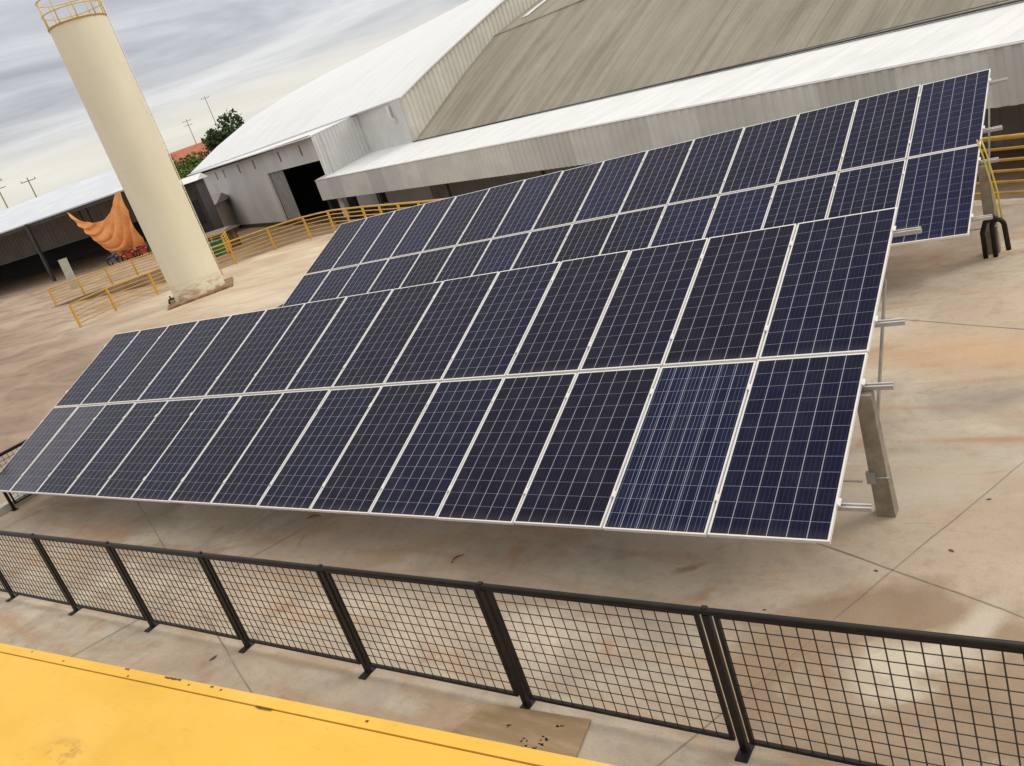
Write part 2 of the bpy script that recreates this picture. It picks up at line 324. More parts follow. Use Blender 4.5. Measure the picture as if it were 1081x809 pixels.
def brown_roof():
    m = Mat('weathered fibre cement', 0.9, spec=0.2)
    a = m.noise(m.vec((0.9, 0.04, 0.04)), 1.0, 5, 0.6); b = m.noise(m.vec((0.25, 0.12, 0.2)), 1.0, 6, 0.65); g = m.noise(m.vec(), 5, 5, 0.7)
    c = m.mix(m.ramp(a, [(0.35, 0.0), (0.62, 1.0)]), (0.235, 0.21, 0.17, 1), (0.35, 0.315, 0.26, 1))
    c = m.mix(m.ramp(b, [(0.42, 0.0), (0.65, 0.7)]), c, (0.42, 0.375, 0.305, 1)); c = m.mix(m.ramp(g, [(0.3, 0.25), (0.55, 0.0)]), c, (0.24, 0.21, 0.165, 1))
    sp = m.n('ShaderNodeSeparateXYZ'); m.l(m.co.outputs['Object'], sp.inputs[0])
    cell = m.math('DIVIDE', sp.outputs[0], 1.02); fl = m.math('FLOOR', cell); wn = m.n('ShaderNodeTexWhiteNoise', noise_dimensions='1D'); m.l(fl, wn.inputs['W'])
    ln = m.math('LESS_THAN', m.math('FRACT', cell), 0.09)
    c = m.mix(m.math('MULTIPLY', ln, m.math('MULTIPLY', wn.outputs[0], 0.5)), c, (0.17, 0.145, 0.115, 1))
    m.color(c); w_ = m.math('SINE', m.math('MULTIPLY', sp.outputs[0], 2 * math.pi / 0.34)); m.bump(w_, 0.3, 0.03); return m.m
M_brown = brown_roof()
M_dark = Mat('dark interior', 0.9).color((0.015, 0.014, 0.013, 1)).m
M_darkbrown = worn('dark plinth', (0.05, 0.038, 0.03, 1), (0.10, 0.075, 0.055, 1), 0.9, 0, 1)
M_under = worn('brown grey metal wall', (0.30, 0.275, 0.24, 1), (0.38, 0.35, 0.31, 1), 0.7, 0, 0.8)
M_glass = Mat('dark window glass', 0.1).color((0.02, 0.025, 0.03, 1)).m
M_greydoor = worn('grey sliding door', (0.30, 0.29, 0.28, 1), (0.38, 0.37, 0.36, 1), 0.6, 0, 1)
M_shedroof = worn('pale shed roof', (0.60, 0.64, 0.70, 1), (0.70, 0.73, 0.77, 1), 0.5, 0, 0.3)
M_steel = worn('dark steel', (0.04, 0.036, 0.032, 1), (0.07, 0.06, 0.05, 1), 0.6, 0, 2)
def tarp_mat():
    m = Mat('orange tarp', 0.6); n = m.noise(m.vec(), 1.3, 5); c = m.mix(m.ramp(n, [(0.35, 0.0), (0.65, 1.0)]), (0.72, 0.25, 0.06, 1), (0.88, 0.38, 0.13, 1)); m.color(c); return m.m
M_tarp = tarp_mat()
def yellow_mat():
    m = Mat('yellow floor paint', 0.5, spec=0.35); n = m.noise(m.vec((0.6, 1.4, 1)), 1.5, 6, 0.6)
    c = m.mix(m.ramp(n, [(0.35, 0.0), (0.7, 1.0)]), (0.73, 0.42, 0.045, 1), (0.81, 0.49, 0.075, 1))
    n2 = m.noise(m.vec(loc=(3, 1, 0)), 14, 8, 0.7); sp = m.n('ShaderNodeSeparateXYZ'); m.l(m.co.outputs['Object'], sp.inputs[0])
    dx = m.math('DIVIDE', m.math('SUBTRACT', sp.outputs[0], -1.60), 0.20); dy = m.math('DIVIDE', m.math('SUBTRACT', sp.outputs[1], -4.62), 0.08)
    r = m.math('SUBTRACT', 1.0, m.math('SQRT', m.math('ADD', m.math('MULTIPLY', dx, dx), m.math('MULTIPLY', dy, dy))), clamp=True)
    c = m.mix(m.math('MULTIPLY', m.math('MULTIPLY', r, 1.6, clamp=True), m.ramp(n2, [(0.46, 0.0), (0.58, 0.8)])), c, (0.36, 0.18, 0.03, 1))
    n3 = m.noise(m.vec(loc=(8, 3, 0)), 4, 8, 0.7); c = m.mix(m.ramp(n3, [(0.52, 0.0), (0.75, 0.35)]), c, (0.60, 0.34, 0.05, 1))
    n4 = m.noise(m.vec((1, 9, 1), (0, 0, R(18)), (2, 2, 0)), 7, 7, 0.7); c = m.mix(m.ramp(n4, [(0.60, 0.0), (0.68, 0.30)]), c, (0.50, 0.30, 0.06, 1))
    n5 = m.noise(m.vec(), 60, 3, 0.6); c = m.mix(m.ramp(n5, [(0.68, 0.0), (0.76, 0.5)]), c, (0.35, 0.2, 0.04, 1))
    n6 = m.noise(m.vec((0.8, 1, 1), loc=(6, 1, 0)), 1.1, 6, 0.6); c = m.mix(m.ramp(n6, [(0.50, 0.0), (0.70, 0.35)]), c, (0.88, 0.60, 0.20, 1))
    m.color(c); m.bump(m.noise(m.vec(), 22, 6, 0.6), 0.15, 0.006); return m.m
M_yellow = yellow_mat()
M_yside = Mat('yellow edge groove', 0.7).color((0.30, 0.15, 0.03, 1)).m
M_chip = worn('chipped brown steel', (0.09, 0.04, 0.02, 1), (0.18, 0.07, 0.03, 1), 0.9, 0, 30)
M_ply = worn('plywood', (0.30, 0.20, 0.11, 1), (0.40, 0.29, 0.17, 1), 0.7, 0, 2.2, stretch=(1, 4, 1))
M_rustslab = worn('rust stained concrete', (0.20, 0.10, 0.055, 1), (0.42, 0.29, 0.19, 1), 0.9, 0, 2.5)
M_leafd = Mat('dry leaf', 0.8).color((0.13, 0.07, 0.045, 1)).m
M_ycable = Mat('yellow cable sheath', 0.5).color((0.62, 0.50, 0.08, 1)).m
M_red = Mat('red paint', 0.4).color((0.35, 0.03, 0.025, 1)).m
M_blue = Mat('blue grey paint', 0.4).color((0.06, 0.09, 0.13, 1)).m
M_green = Mat('green plastic', 0.5).color((0.02, 0.16, 0.07, 1)).m
M_board = worn('pale board', (0.42, 0.40, 0.32, 1), (0.52, 0.50, 0.42, 1), 0.8, 0, 2)
M_brick = worn('red roof tile', (0.42, 0.13, 0.07, 1), (0.52, 0.20, 0.11, 1), 0.85, 0, 0.6)
M_housew = worn('house plaster', (0.42, 0.36, 0.29, 1), (0.55, 0.50, 0.42, 1), 0.85, 0, 0.4)
M_kerb = worn('pale kerb', (0.45, 0.45, 0.38, 1), (0.56, 0.55, 0.48, 1), 0.85, 0, 3)
def leafmat(name, a, b):
    m = Mat(name, 0.7, spec=0.2); n = m.noise(m.vec(), 0.6, 3); m.color(m.mix(m.ramp(n, [(0.35, 0.0), (0.65, 1.0)]), a, b)); return m.m
M_leaf = leafmat('dark foliage', (0.03, 0.055, 0.018, 1), (0.075, 0.11, 0.035, 1)); M_leaf2 = leafmat('light foliage', (0.07, 0.12, 0.02, 1), (0.14, 0.2, 0.045, 1))
M_bark = worn('bark', (0.10, 0.07, 0.05, 1), (0.16, 0.12, 0.09, 1), 0.9, 0, 4)

# ------------------------------------------------------------------ the setting: ground
LOW = -3.3
RAMP = [(-38.5, 13.9), (-53.9, 20.7)]
upper = [(70, -18.8), (0.2, 11.25), (-20.3, 19.8), (-26.4, 22.65), (-29.9, 24.15), (-31.4, 24.3), (-32.7, 24.4), (-34.1, 23.75), (-35.6, 22.5), (-36.6, 21.0), (-37.5, 18.3), (-38.75, 16.5), (-38.4, 14.1), RAMP[0],
         RAMP[1], (-53.3, 22.6), (-51.6, 24.5), (-49.0, 26.2), (-47.5, 27.2), (-64, 37.8), (-92, 56), (-140, 90), (-420, 90), (-420, -160), (70, -160)]
tag(MB().prism(upper[::-1], LOW - .5, 0.0).build('concrete_yard', M_ground), kind='structure')
g = MB(); g.face([(-3000, -3000, LOW), (3000, -3000, LOW), (3000, 3000, LOW), (-3000, 3000, LOW)])
tag(g.build('ground', M_lower), kind='structure')
r = MB(); rd = Vector((0.62, 0.78, 0)) * 26
a = Vector((RAMP[0][0], RAMP[0][1], -0.004)); b = Vector((RAMP[1][0], RAMP[1][1], -0.004))
r.face([a, a + rd + Vector((0, 0, LOW)), b + rd + Vector((0, 0, LOW)), b])
tag(r.build('ramp', M_ground), kind='structure')
# slab joints
def joint(name, pts, wd=0.022):
    m = MB()
    for k in range(len(pts) - 1):
        p0, p1 = Vector(pts[k]).to_3d(), Vector(pts[k + 1]).to_3d(); d = (p1 - p0).normalized(); s = Vector((-d.y, d.x, 0)) * wd / 2
        z = Vector((0, 0, 0.004)); m.face([p0 - s + z, p1 - s + z, p1 + s + z, p0 + s + z])
    return tag(m.build(name, M_joint), kind='structure')
def wig(p0, p1, n=24, amp=0.012):
    o = []
    for k in range(n + 1):
        t = k / n; o.append((p0[0] + (p1[0] - p0[0]) * t + random.uniform(-amp, amp), p0[1] + (p1[1] - p0[1]) * t + random.uniform(-amp, amp)))
    return o
J = Vector((0.229, 0.631)); dA = Vector((math.cos(R(66.5)), math.sin(R(66.5)))); dB = Vector((math.cos(R(-23.5)), math.sin(R(-23.5))))
for k in (-4, -3, -2, -1, 0, 1):
    o_ = J + dB * (6.85 * k); joint('slab_joint', wig(o_ - dA * 9, o_ + dA * 10, 60, .005), 0.014 if k else 0.010)
for k in (-1, 0, 1, 2):
    o_ = J + dA * 4.68 * k; joint('slab_joint', wig(o_ - dB * 26, o_ + dB * (.9 if k == 0 else 5), 90, .005), 0.013)
joint('slab_joint', wig(J + dB * .9, J + dB * 5 - dA * .15, 20, .005), 0.012)

# ------------------------------------------------------------------ big warehouse (local frame: x along facade, y deeper, z up, yard = 0)
BR = (-58.52, 49.5, 0); BA = R(-24)
def corrug(m, p0, p1, zb0, zb1, zt0, zt1, pitch=0.34, dep=0.05, nrm=None):
    """vertical ribbed sheet between plan points p0 and p1; bottom/top heights interpolated or given as functions of t"""
    p0 = Vector(p0); p1 = Vector(p1); d = p1 - p0; L = d.length; d.normalize(); n = Vector((d.y, -d.x)) if nrm is None else Vector(nrm)
    fb = zb0 if callable(zb0) else (lambda t: zb0 + (zb1 - zb0) * t); ft = zt0 if callable(zt0) else (lambda t: zt0 + (zt1 - zt0) * t)
    xs = []; x = 0.0
    while x < L:
        for q, h_ in ((0, 0), (0.38, 0), (0.5, 1), (0.88, 1)):
            if x + q * pitch < L: xs.append((x + q * pitch, h_))
        x += pitch
    xs.append((L, 0))
    for k in range(len(xs) - 1):
        q = []
        for (xx, hh), top in ((xs[k], 0), (xs[k + 1], 0), (xs[k + 1], 1), (xs[k], 1)):
            pt = p0 + d * xx + n * dep * hh; q.append((pt.x, pt.y, ft(xx / L) if top else fb(xx / L)))
        m.face(q)
def interp(tab, x):
    if x <= tab[0][0]: return tab[0][1]
    for (a0, b0), (a1, b1) in zip(tab, tab[1:]):
        if x <= a1: return b0 + (b1 - b0) * (x - a0) / (a1 - a0)
    return tab[-1][1]
LP = [(0.24, 5.06), (5, 7.2), (10.6, 9.24), (17.4, 10.85), (23.3, 11.9), (30, 12.8), (42, 14.1), (53, 15.3), (60, 15.5)]
RP = [(5.05, 5.2), (8.1, 6.5), (11.3, 7.75), (16.4, 9.65), (22, 11.4), (28, 12.6), (35, 13.6), (47, 14.6), (58, 15.6), (66, 15.8)]
BP = [(5.0, 1.62), (7.8, 3.3), (11.35, 5.4), (15.0, 7.3), (17.7, 8.2), (20.5, 9.0), (26, 10.2), (33, 11.2), (42, 11.8), (50, 12.0)]
wb = empty('white_roofed_building', BR, BA)
tag(wb, 'big white building with a sloping white roof and an open dark doorway behind the tank', 'building')
rf = MB(); th = 0.12; NJ = 24
def roof_rows(n=3):
    rows = []
    for k in range(8):
        for q in range(n):
            t = q / n; rows.append(((LP[k][0] * (1 - t) + LP[k + 1][0] * t, LP[k][1] * (1 - t) + LP[k + 1][1] * t), (RP[k][0] * (1 - t) + RP[k + 1][0] * t, RP[k][1] * (1 - t) + RP[k + 1][1] * t)))
    return rows + [(LP[8], RP[8])]
rows = roof_rows()
for (l, r_) in rows:
    for j in range(NJ + 1):
        t = j / NJ; rf.v.append((-50.8 + 62.55 * t, l[0] * (1 - t) + r_[0] * t, l[1] * (1 - t) + r_[1] * t))
for k in range(len(rows) - 1):
    for j in range(NJ):
        q = k * (NJ + 1) + j; rf.f.append((q, q + 1, q + NJ + 2, q + NJ + 1)); rf.sm.append(False)
roof = rf.build('roof', M_whiteroof, wb); sol = roof.modifiers.new('s', 'SOLIDIFY'); sol.thickness = th; sol.offset = -1
lipm = MB(); lipm.prism([(-52.8, 0.02), (2.05, 0.1), (2.05, 4.45), (-50.8, 0.26)], 0, 0)
lv = [(-52.9, 0.0, 4.90), (2.05, 0.05, 4.62), (2.05, 4.45, 5.06), (-50.8, 0.3, 4.97)]
lip = MB(); lip.face(lv); lip.face([(x, y, z - .1) for x, y, z in reversed(lv)])
for k in range(4):
    a_, b_ = lv[k], lv[(k + 1) % 4]; lip.face([a_, (a_[0], a_[1], a_[2] - .1), (b_[0], b_[1], b_[2] - .1), b_])
tag(lip.build('eave_overhang', M_awn, wb), None)
W = MB()
W.box((-48.6, 0.9, -2.87), (-17.4, 1.1, 4.75)); W.box((-17.4, 0.9, 2.42), (2.0, 1.1, 4.6)); W.box((0.9, 0.9, -2.87), (2.0, 1.1, 2.42))
W.build('wall', M_wall, wb)
W2 = MB(); W2.face([(-46.3, 0.9, LOW), (-46.3, 40, LOW), (-46.3, 40, 5), (-46.3, 0.9, 5)]); W2.face([(-46.3, 1.1, LOW), (-46.3, 45, LOW), (-46.3, 45, 13), (-46.3, 5, 6.4), (-46.3, 1.1, 4.7)]); 
W2 = MB()
prof = [(1.1, 4.8)] + [(y, z - .25) for y, z in LP[1:7]]
W2.face([(-48.55, prof[0][0], LOW)] + [(-48.55, y, z) for y, z in prof] + [(-48.55, prof[-1][0], LOW)])
W2.face([(-46.1, 45, LOW), (11.4, 45, LOW), (11.4, 45, 12), (-46.1, 45, 12)])
W2.build('side_wall', M_wall, wb)
MB().box((-48.65, 0.82, LOW), (2.0, 1.12, -2.87)).build('plinth', M_darkbrown, wb)
d_ = MB(); corrug(d_, (-17.4, 1.2), (-12.6, 1.2), -2.87, -2.87, 2.42, 2.42, 0.8, 0.14); d_.build('sliding_door', M_greydoor, wb)
I_ = MB(); I_.face([(-20, 14, LOW), (2, 14, LOW), (2, 14, 4.2), (-20, 14, 4.2)]); I_.face([(-20, 1.3, LOW), (-20, 14, LOW), (-20, 14, 4.2), (-20, 1.3, 4.2)]); I_.face([(-20, 1.3, 4.2), (2, 1.3, 4.2), (2, 14, 4.2), (-20, 14, 4.2)]); I_.face([(-20, 1.3, LOW + .05), (2, 1.3, LOW + .05), (2, 14, LOW + .05), (-20, 14, LOW + .05)])
I_.build('dark_interior', M_dark, wb)
s_ = MB(); corrug(s_, (2.0, 0.3), (2.0, 5.0), 0.3, 0.3, 4.6, 5.02, 0.36, 0.05, (1, 0)); s_.face([(1.98, .3, .3), (1.98, 1.0, .3), (1.98, 1.0, 4.6), (1.98, .3, 4.6)]); s_.build('corrugated_side_wall', M_corr, wb)
MB().box((2.0, 5.0, LOW), (11.5, 5.15, 5.1)).build('recess_wall', M_corr, wb)
ft = lambda t: interp(RP, 5.05 + (50 - 5.05) * t) - 0.13; fb = lambda t: interp(BP, 5.05 + (50 - 5.05) * t) - 0.6
s2 = MB(); corrug(s2, (11.55, 5.05), (11.55, 50), fb, None, ft, None, 0.42, 0.07, (1, 0)); s2.build('gable_cladding', M_strip, wb)
rb = MB()
for k in range(16): x = -46 + k * 3.1; rb.box((x, 0.15, 4.5 - .0), (x + .12, 0.9, 4.72 - (k * .006)))
rb.box((-52.8, .2, 4.66), (2, .26, 4.72)); rb.build('eave_bracket', M_steel, wb)
dr = MB(); dr.tube([(9.3, 4.8, 4.9), (9.3, 4.8, 3.9), (9.9, 4.8, 3.6)], 0.16, 8); dr.build('rain_spout', M_wall, wb)
for x in (-39.8, -35.5, -27.8, -21.0, -11.0, -4.0):
    MB().box((x, 0.86, 3.2), (x + .35, 0.895, 4.2)).build('rusty_bracket', M_rustslab, wb)

ah = empty('arched_roof_warehouse', BR, BA)
tag(ah, 'long warehouse with a weathered brown arched roof and a white awning along its front', 'warehouse')
br = MB(); X0, X1 = 11.6, 88
ys = []
for (y0, z0), (y1, z1) in zip(BP, BP[1:]):
    for j in range(3): ys.append((y0 + (y1 - y0) * j / 3, z0 + (z1 - z0) * j / 3))
ys.append(BP[-1])
XS = [X0 + (X1 - X0) * k / 30 for k in range(31)]
for (y0, z0), (y1, z1) in zip(ys, ys[1:]):
    for xa, xb in zip(XS, XS[1:]):
        sh = lambda x: -0.2 * (x - X0) / 48
        br.face([(xa, y0, z0 + sh(xa)), (xb, y0, z0 + sh(xb)), (xb, y1, z1 + sh(xb)), (xa, y1, z1 + sh(xa))])
o = br.build('roof', M_brown, ah); sol = o.modifiers.new('s', 'SOLIDIFY'); sol.thickness = .08; sol.offset = -1
lp = MB()
for k in (9,):
    y0, z0 = ys[k]; sl = (ys[k][1] - ys[k - 1][1]) / (ys[k][0] - ys[k - 1][0])
    for j in range(30):
        xa, xb = XS[j], XS[j + 1]; dz = random.uniform(0.02, 0.05); sh = -0.2 * (xa - X0) / 48
        lp.box((xa, y0, z0 + sh), (xb, y0 + .1, z0 + sh + dz + .1 * sl))
lp.build('sheet_lap', M_brown, ah)
sk = MB()
for (y0, z0), (y1, z1) in zip(ys, ys[1:]):
    if y0 > 16.0 and y1 < 40: sk.face([(13.6, y0, z0 + .04), (14.7, y0, z0 + .04), (14.7, y1, z1 + .04), (13.6, y1, z1 + .04)])
sk.build('skylight_strip', M_awn, ah)
aw = MB()
for k in range(29):
    xa, xb = 0.0 + k * 3, 3.0 + k * 3
    za = lambda x: 1.66 - 0.2 * max(0, x - 12) / 48
    f0 = [(xa, 0.03, .98), (xb, 0.03, .98)]
    if xa >= 0: aw.face([(xa, .0, .97), (xb, .0, .97), (xb, 5.05, za(xb)), (xa, 5.05, za(xa))])
o = aw.build('awning_roof', M_awn, ah); sol = o.modifiers.new('s', 'SOLIDIFY'); sol.thickness = .06; sol.offset = -1
gt = MB(); gt.box((11.6, 4.85, 1.60), (60, 5.0, 1.62)); gt.bar((11.6, 4.9, 1.70), (86, 4.9, 1.40), .16, .05); gt.build('gutter_shadow_gap', M_steel, ah)  # solid dark bars put in as the shade line below the roof edge
fa = MB(); corrug(fa, (-0.25, -0.05), (87, -0.05), -0.93, -0.72, 0.88, 0.90, 0.50, 0.055); fa.build('fascia', M_fascia, ah)
MB().box((-0.28, -.02, -.93), (-0.22, 2.6, 0.88)).build('fascia_return', M_fascia, ah)
MB().bar((-0.25, -0.06, .925), (87, -0.06, .925), .10, .035).build('fascia_trim', M_alu, ah)
# under the awning
un = MB()
un.box((-6.0, 5.15, LOW), (-5.85, 5.3, 1.5)); un.box((-5.85, 5.15, LOW), (8.5, 5.3, 1.5)); un.build('white_back_wall', M_wall, ah)
un = MB(); corrug(un, (8.6, 5.1), (87, 5.1), LOW, LOW, 1.5, 1.3, 0.7, 0.06); un.build('metal_back_wall', M_under, ah)
for x0, x1 in ((-14.4, -9.2), (-8.0, -5.9)):
    MB().box((x0, 4.9, LOW), (x1, 5.1, -1.2)).build('doorway', M_dark, ah)
MB().box((-9.2, 4.86, LOW), (-8.0, 5.1, -1.2)).build('door_frame', M_greydoor, ah)
wn_ = MB().box((-0.5, 5.08, -3.0), (2.6, 5.14, -1.75)).build('window', M_dark, ah)
for x in (-0.1, 12, 24, 36, 48, 60, 72):
    MB().box((x, 0.3, LOW), (x + .22, 0.52, -0.0 + .9)).build('awning_post', M_steel, ah)

# ------------------------------------------------------------------ shed on the far left
SO = (-77.92, 33.32, 0); SA = R(12)
sh = empty('open_shed', SO, SA); tag(sh, 'dark open shed with a pale flat sloping roof at the left edge of the photo', 'shed')
RZ = lambda y: 5.42 + y * 0.175
def shed_poly(name, pts, mat, th_=.12):
    m = MB(); m.face(pts); o = m.build(name, mat, sh); q = o.modifiers.new('s', 'SOLIDIFY'); q.thickness = th_; q.offset = -1; return o
s = MB(); s.face([(-45, 0, RZ(0)), (13.4, 0, RZ(0)), (13.4, .8, RZ(.8)), (1.2, 13, RZ(13)), (-45, 13, RZ(13))]); s.face([(-45, 13, RZ(13)), (1.2, 13, RZ(13)), (-7.8, 22, 6.2), (-45, 22, 6.2)])
o = s.build('roof', M_shedroof, sh); sol = o.modifiers.new('s', 'SOLIDIFY'); sol.thickness = .12; sol.offset = -1
s = MB(); corrug(s, (-45, 13), (1.0, 13), 2.4, 2.4, 6.9, 6.9, 0.6, 0.06); s.build('back_cladding', M_under, sh)
s = MB(); s.box((-45, 21.4, 0), (-7.6, 21.6, 5.9)); s.box((-45.2, .5, 0), (-45, 21.4, 5.3)); s.build('rear_wall', M_steel, sh)
s = MB(); s.face([(13.1, 1.2, 0), (1.1, 12.9, 0), (1.1, 12.9, 7.5), (13.1, 1.2, 5.45)]); s.face([(1.1, 12.9, 0), (-7.6, 21.5, 0), (-7.6, 21.5, 5.9), (1.1, 12.9, 7.5)]); s.build('end_wall', M_under, sh)
for x in (-42, -28, -14, 0, 13.0):
    MB().box((x - .12, -.12, 0), (x + .12, .12, 5.35)).build('steel_column', M_steel, sh)
for y, xe in ((0.15, 13.2), (6.5, 7.4), (12.8, 1.1)):
    MB().bar((-45, y, RZ(y) - .28), (xe, y, RZ(y) - .28), .12, .3).build('roof_beam', M_steel, sh)
s = MB().box((-45, 12.6, 2.25), (1.0, 12.75, 2.42)).build('lintel', M_under, sh)
for x in (3.2, 4.2): MB().box((x, 3.0, 2.8), (x + .08, 3.1, 5.6)).build('hanging_rod', M_steel, sh)
# orange tarp hung from the eave
tm = MB(); nx, ny = 80, 60
tx0, tx1 = 5.66, 12.6
TT = [(5.66, 5.3), (6.5, 4.45), (7.2, 4.0), (8.05, 3.73), (8.9, 3.63), (9.5, 3.66), (10.4, 4.06), (11.04, 4.5), (11.84, 5.33), (12.7, 5.33)]
P = []
for j in range(ny + 1):
    row = []
    for i in range(nx + 1):
        s_ = i / nx; t = j / ny
        # top edge: catenary between two corners; bottom gathered towards the right
        xt = tx0 + (12.6 - tx0) * s_; top = Vector((xt, 0, interp(TT, xt))); bot = Vector((9.3 + 3.4 * s_, 0, 0.04))
        p = top.lerp(bot, t)
        ph = 25 * t * (1 - .82 * s_) + 21 * s_ + .9 * math.sin(5 * s_ + 3 * t)
        fold = (1 - 2 * abs(math.sin(ph)) ** .8) * .10 * (.3 + .7 * min(1, 3 * t)) * (.35 + .65 * min(1, 4 * s_)) * 1.3 + math.sin(41 * t * (1 - .9 * s_) + 30 * s_) * .06
        p.y = -0.3 + fold - 0.35 * math.sin(math.pi * t); row.append(p)
    P.append(row)
for j in range(ny):
    for i in range(nx): tm.face([P[j][i], P[j][i + 1], P[j + 1][i + 1], P[j + 1][i]], True)
tp = tm.build('tarpaulin', M_tarp); tp.location = SO; tp.rotation_euler = (0, 0, SA)
tag(tp, 'orange tarpaulin hanging in folds from the shed eave beside the tank', 'tarpaulin')
# pale board leaning by the shed
bo = MB().box((-.3, -.06, 0), (.3, .06, 2.2)).build('standing_board', M_board); bo.location = (-61.9, 26.7, 0); bo.rotation_euler = (R(-4), 0, R(40)); tag(bo, 'pale upright board standing behind the far yellow railing in front of the shed', 'board')

# motorbikes / machines by the tarp foot
def small_vehicle(loc, rz, m, label):
    t = empty('motorcycle', loc, rz)
    for x in (-.65, .65):
        wh = MB(); wh.tube([(x + .3 * math.cos(q * math.pi / 8), 0, .31 + .3 * math.sin(q * math.pi / 8)) for q in range(16)], .055, 6, closed=True); wh.build('wheel', M_black, t)
    b_ = MB(); b_.tube([(-.75, 0, .62), (-.35, 0, .78), (0, 0, .74), (.25, 0, .86), (.5, 0, .8)], [.06, .13, .14, .17, .08], 8); b_.box((-.25, -.14, .25), (.25, .14, .6)); b_.build('body', m, t)
    h_ = MB(); h_.tube([(.66, 0, .32), (.45, 0, 1.0)], .035, 6); h_.tube([(.4, -.33, 1.03), (.45, 0, 1.0), (.4, .33, 1.03)], .02, 6); h_.build('fork', M_steel, t)
    MB().box((-.6, -.12, .78), (.02, .12, .88)).build('seat', M_black, t)
    tag(t, label, 'motorcycle', 'motorcycles parked below the orange tarpaulin'); return t
def shedpt(x, y): 
    return (SO[0] + x * math.cos(SA) - y * math.sin(SA), SO[1] + x * math.sin(SA) + y * math.cos(SA), 0)
small_vehicle(shedpt(9.6, -1.3), R(10), M_blue, 'small dark blue motorcycle left of the two red ones under the orange tarpaulin')
small_vehicle(shedpt(11.5, -1.3), R(20), M_red, 'red motorcycle in the middle of the three under the orange tarpaulin')
small_vehicle(shedpt(13.2, -1.3), R(15), M_red, 'red motorcycle nearest to the tank under the orange tarpaulin')

# ------------------------------------------------------------------ tank
tk = empty('water_tank', (-31.386, 16.278, 0)); tag(tk, 'tall cream cylindrical water tank with a yellow railing on its top', 'water tank')
TR, TH = 1.1, 11.43
t = MB(); n = 64
for k in range(n):
    a0, a1 = 2 * math.pi * k / n, 2 * math.pi * (k + 1) / n
    for z0, z1 in ((0.02, 3), (3, 6), (6, 9), (9, TH)):
        t.face([(TR * math.cos(a0), TR * math.sin(a0), z0), (TR * math.cos(a1), TR * math.sin(a1), z0), (TR * math.cos(a1), TR * math.sin(a1), z1), (TR * math.cos(a0), TR * math.sin(a0), z1)], True)
t.face([(TR * math.cos(2 * math.pi * k / n), TR * math.sin(2 * math.pi * k / n), TH) for k in range(n)])
t.build('tank_shell', M_tank, tk)
for z in (1.9, 3.8, 5.7, 7.6, 9.5):
    t = MB(); t.tube([((TR - .006) * math.cos(2 * math.pi * k / 48), (TR - .006) * math.sin(2 * math.pi * k / 48), z) for k in range(48)], .009, 5, closed=True); t.build('weld_band', M_tank, tk)
ring = lambda r_, z, a0=0, a1=360, k=48: [(r_ * math.cos(R(a0 + (a1 - a0) * i / k)), r_ * math.sin(R(a0 + (a1 - a0) * i / k)), z) for i in range(k + (0 if a1 - a0 == 360 else 1))]
t = MB(); t.tube(ring(TR + .02, TH + .0), .035, 6, closed=True); t.build('rim', M_yrail, tk)
M_yrail2 = worn('pale yellow rail', (0.66, 0.50, 0.18, 1), (0.72, 0.58, 0.27, 1), 0.5)
for z in (TH + .48, TH + .98):
    t = MB(); t.tube(ring(TR + .04, z), .026, 6, closed=True); t.build('guard_ring', M_yrail2, tk)
for k in range(10):
    a_ = R(36 * k + 8); MB().tube([((TR + .04) * math.cos(a_), (TR + .04) * math.sin(a_), TH - .05), ((TR + .04) * math.cos(a_), (TR + .04) * math.sin(a_), TH + .98)], .024, 6).build('guard_post', M_yrail2, tk)
la = R(84)
ld = MB()
for s_ in (-.2, .2):
    bx_, by_ = (TR + .10) * math.cos(la) - s_ * math.sin(la), (TR + .10) * math.sin(la) + s_ * math.cos(la)
    ld.tube([(bx_, by_, .4), (bx_, by_, TH + .98)], .022, 6)
for k in range(36):
    z = .6 + k * .3; p0 = ((TR + .10) * math.cos(la) + .2 * math.sin(la), (TR + .10) * math.sin(la) - .2 * math.cos(la), z); p1 = ((TR + .10) * math.cos(la) - .2 * math.sin(la), (TR + .10) * math.sin(la) + .2 * math.cos(la), z); ld.tube([p0, p1], .014, 5)
ld.build('ladder', M_tank, tk)
vp = MB(); vp.tube([(-.55, -.85, .25), (-.72, -1.1, .25), (-.74, -1.14, .09)], .05, 8); vp.tube([(-.68, -1.03, .28), (-.68, -1.03, .4)], .035, 8); vp.build('outlet_valve', M_steel, tk)
slab = MB().box((-1.38, -1.38, 0), (1.42, 1.42, .09)).build('tank_base', M_rustslab); slab.location = (-31.4, 16.3, 0); slab.rotation_euler = (0, 0, R(-38))
tag(slab, 'rust stained square concrete slab under the cream tank', 'base slab')

# ------------------------------------------------------------------ railings
def railing(name, path, label, post_at=None, H=1.12, rails=6):
    t = empty(name, (path[0][0], path[0][1], 0)); ox, oy = path[0]
    pts = [Vector((x - ox, y - oy, 0)) for x, y in path]
    # resample posts
    L = [0]
    for a_, b_ in zip(pts, pts[1:]): L.append(L[-1] + (b_ - a_).length)
    def at(s_):
        for k in range(len(pts) - 1):
            if s_ <= L[k + 1] + 1e-6: return pts[k].lerp(pts[k + 1], (s_ - L[k]) / (L[k + 1] - L[k]))
        return pts[-1]
    n_ = max(1, round(L[-1] / (post_at or 2.0)))
    for k in range(n_ + 1):
        p = at(L[-1] * k / n_); MB().bar(p, p + Vector((0, 0, H - .02)), .095, .08, (1, 0.4, 0)).build('post', M_yrail, t)
    for k in range(rails):
        z = H - k * (H - .12) / (rails - .55); r_ = .040 if k == 0 else .024
        m = MB(); m.tube([p + Vector((0, 0, z)) for p in pts], r_, 6); m.build('rail', M_yrail, t)
    return tag(t, label, 'railing')
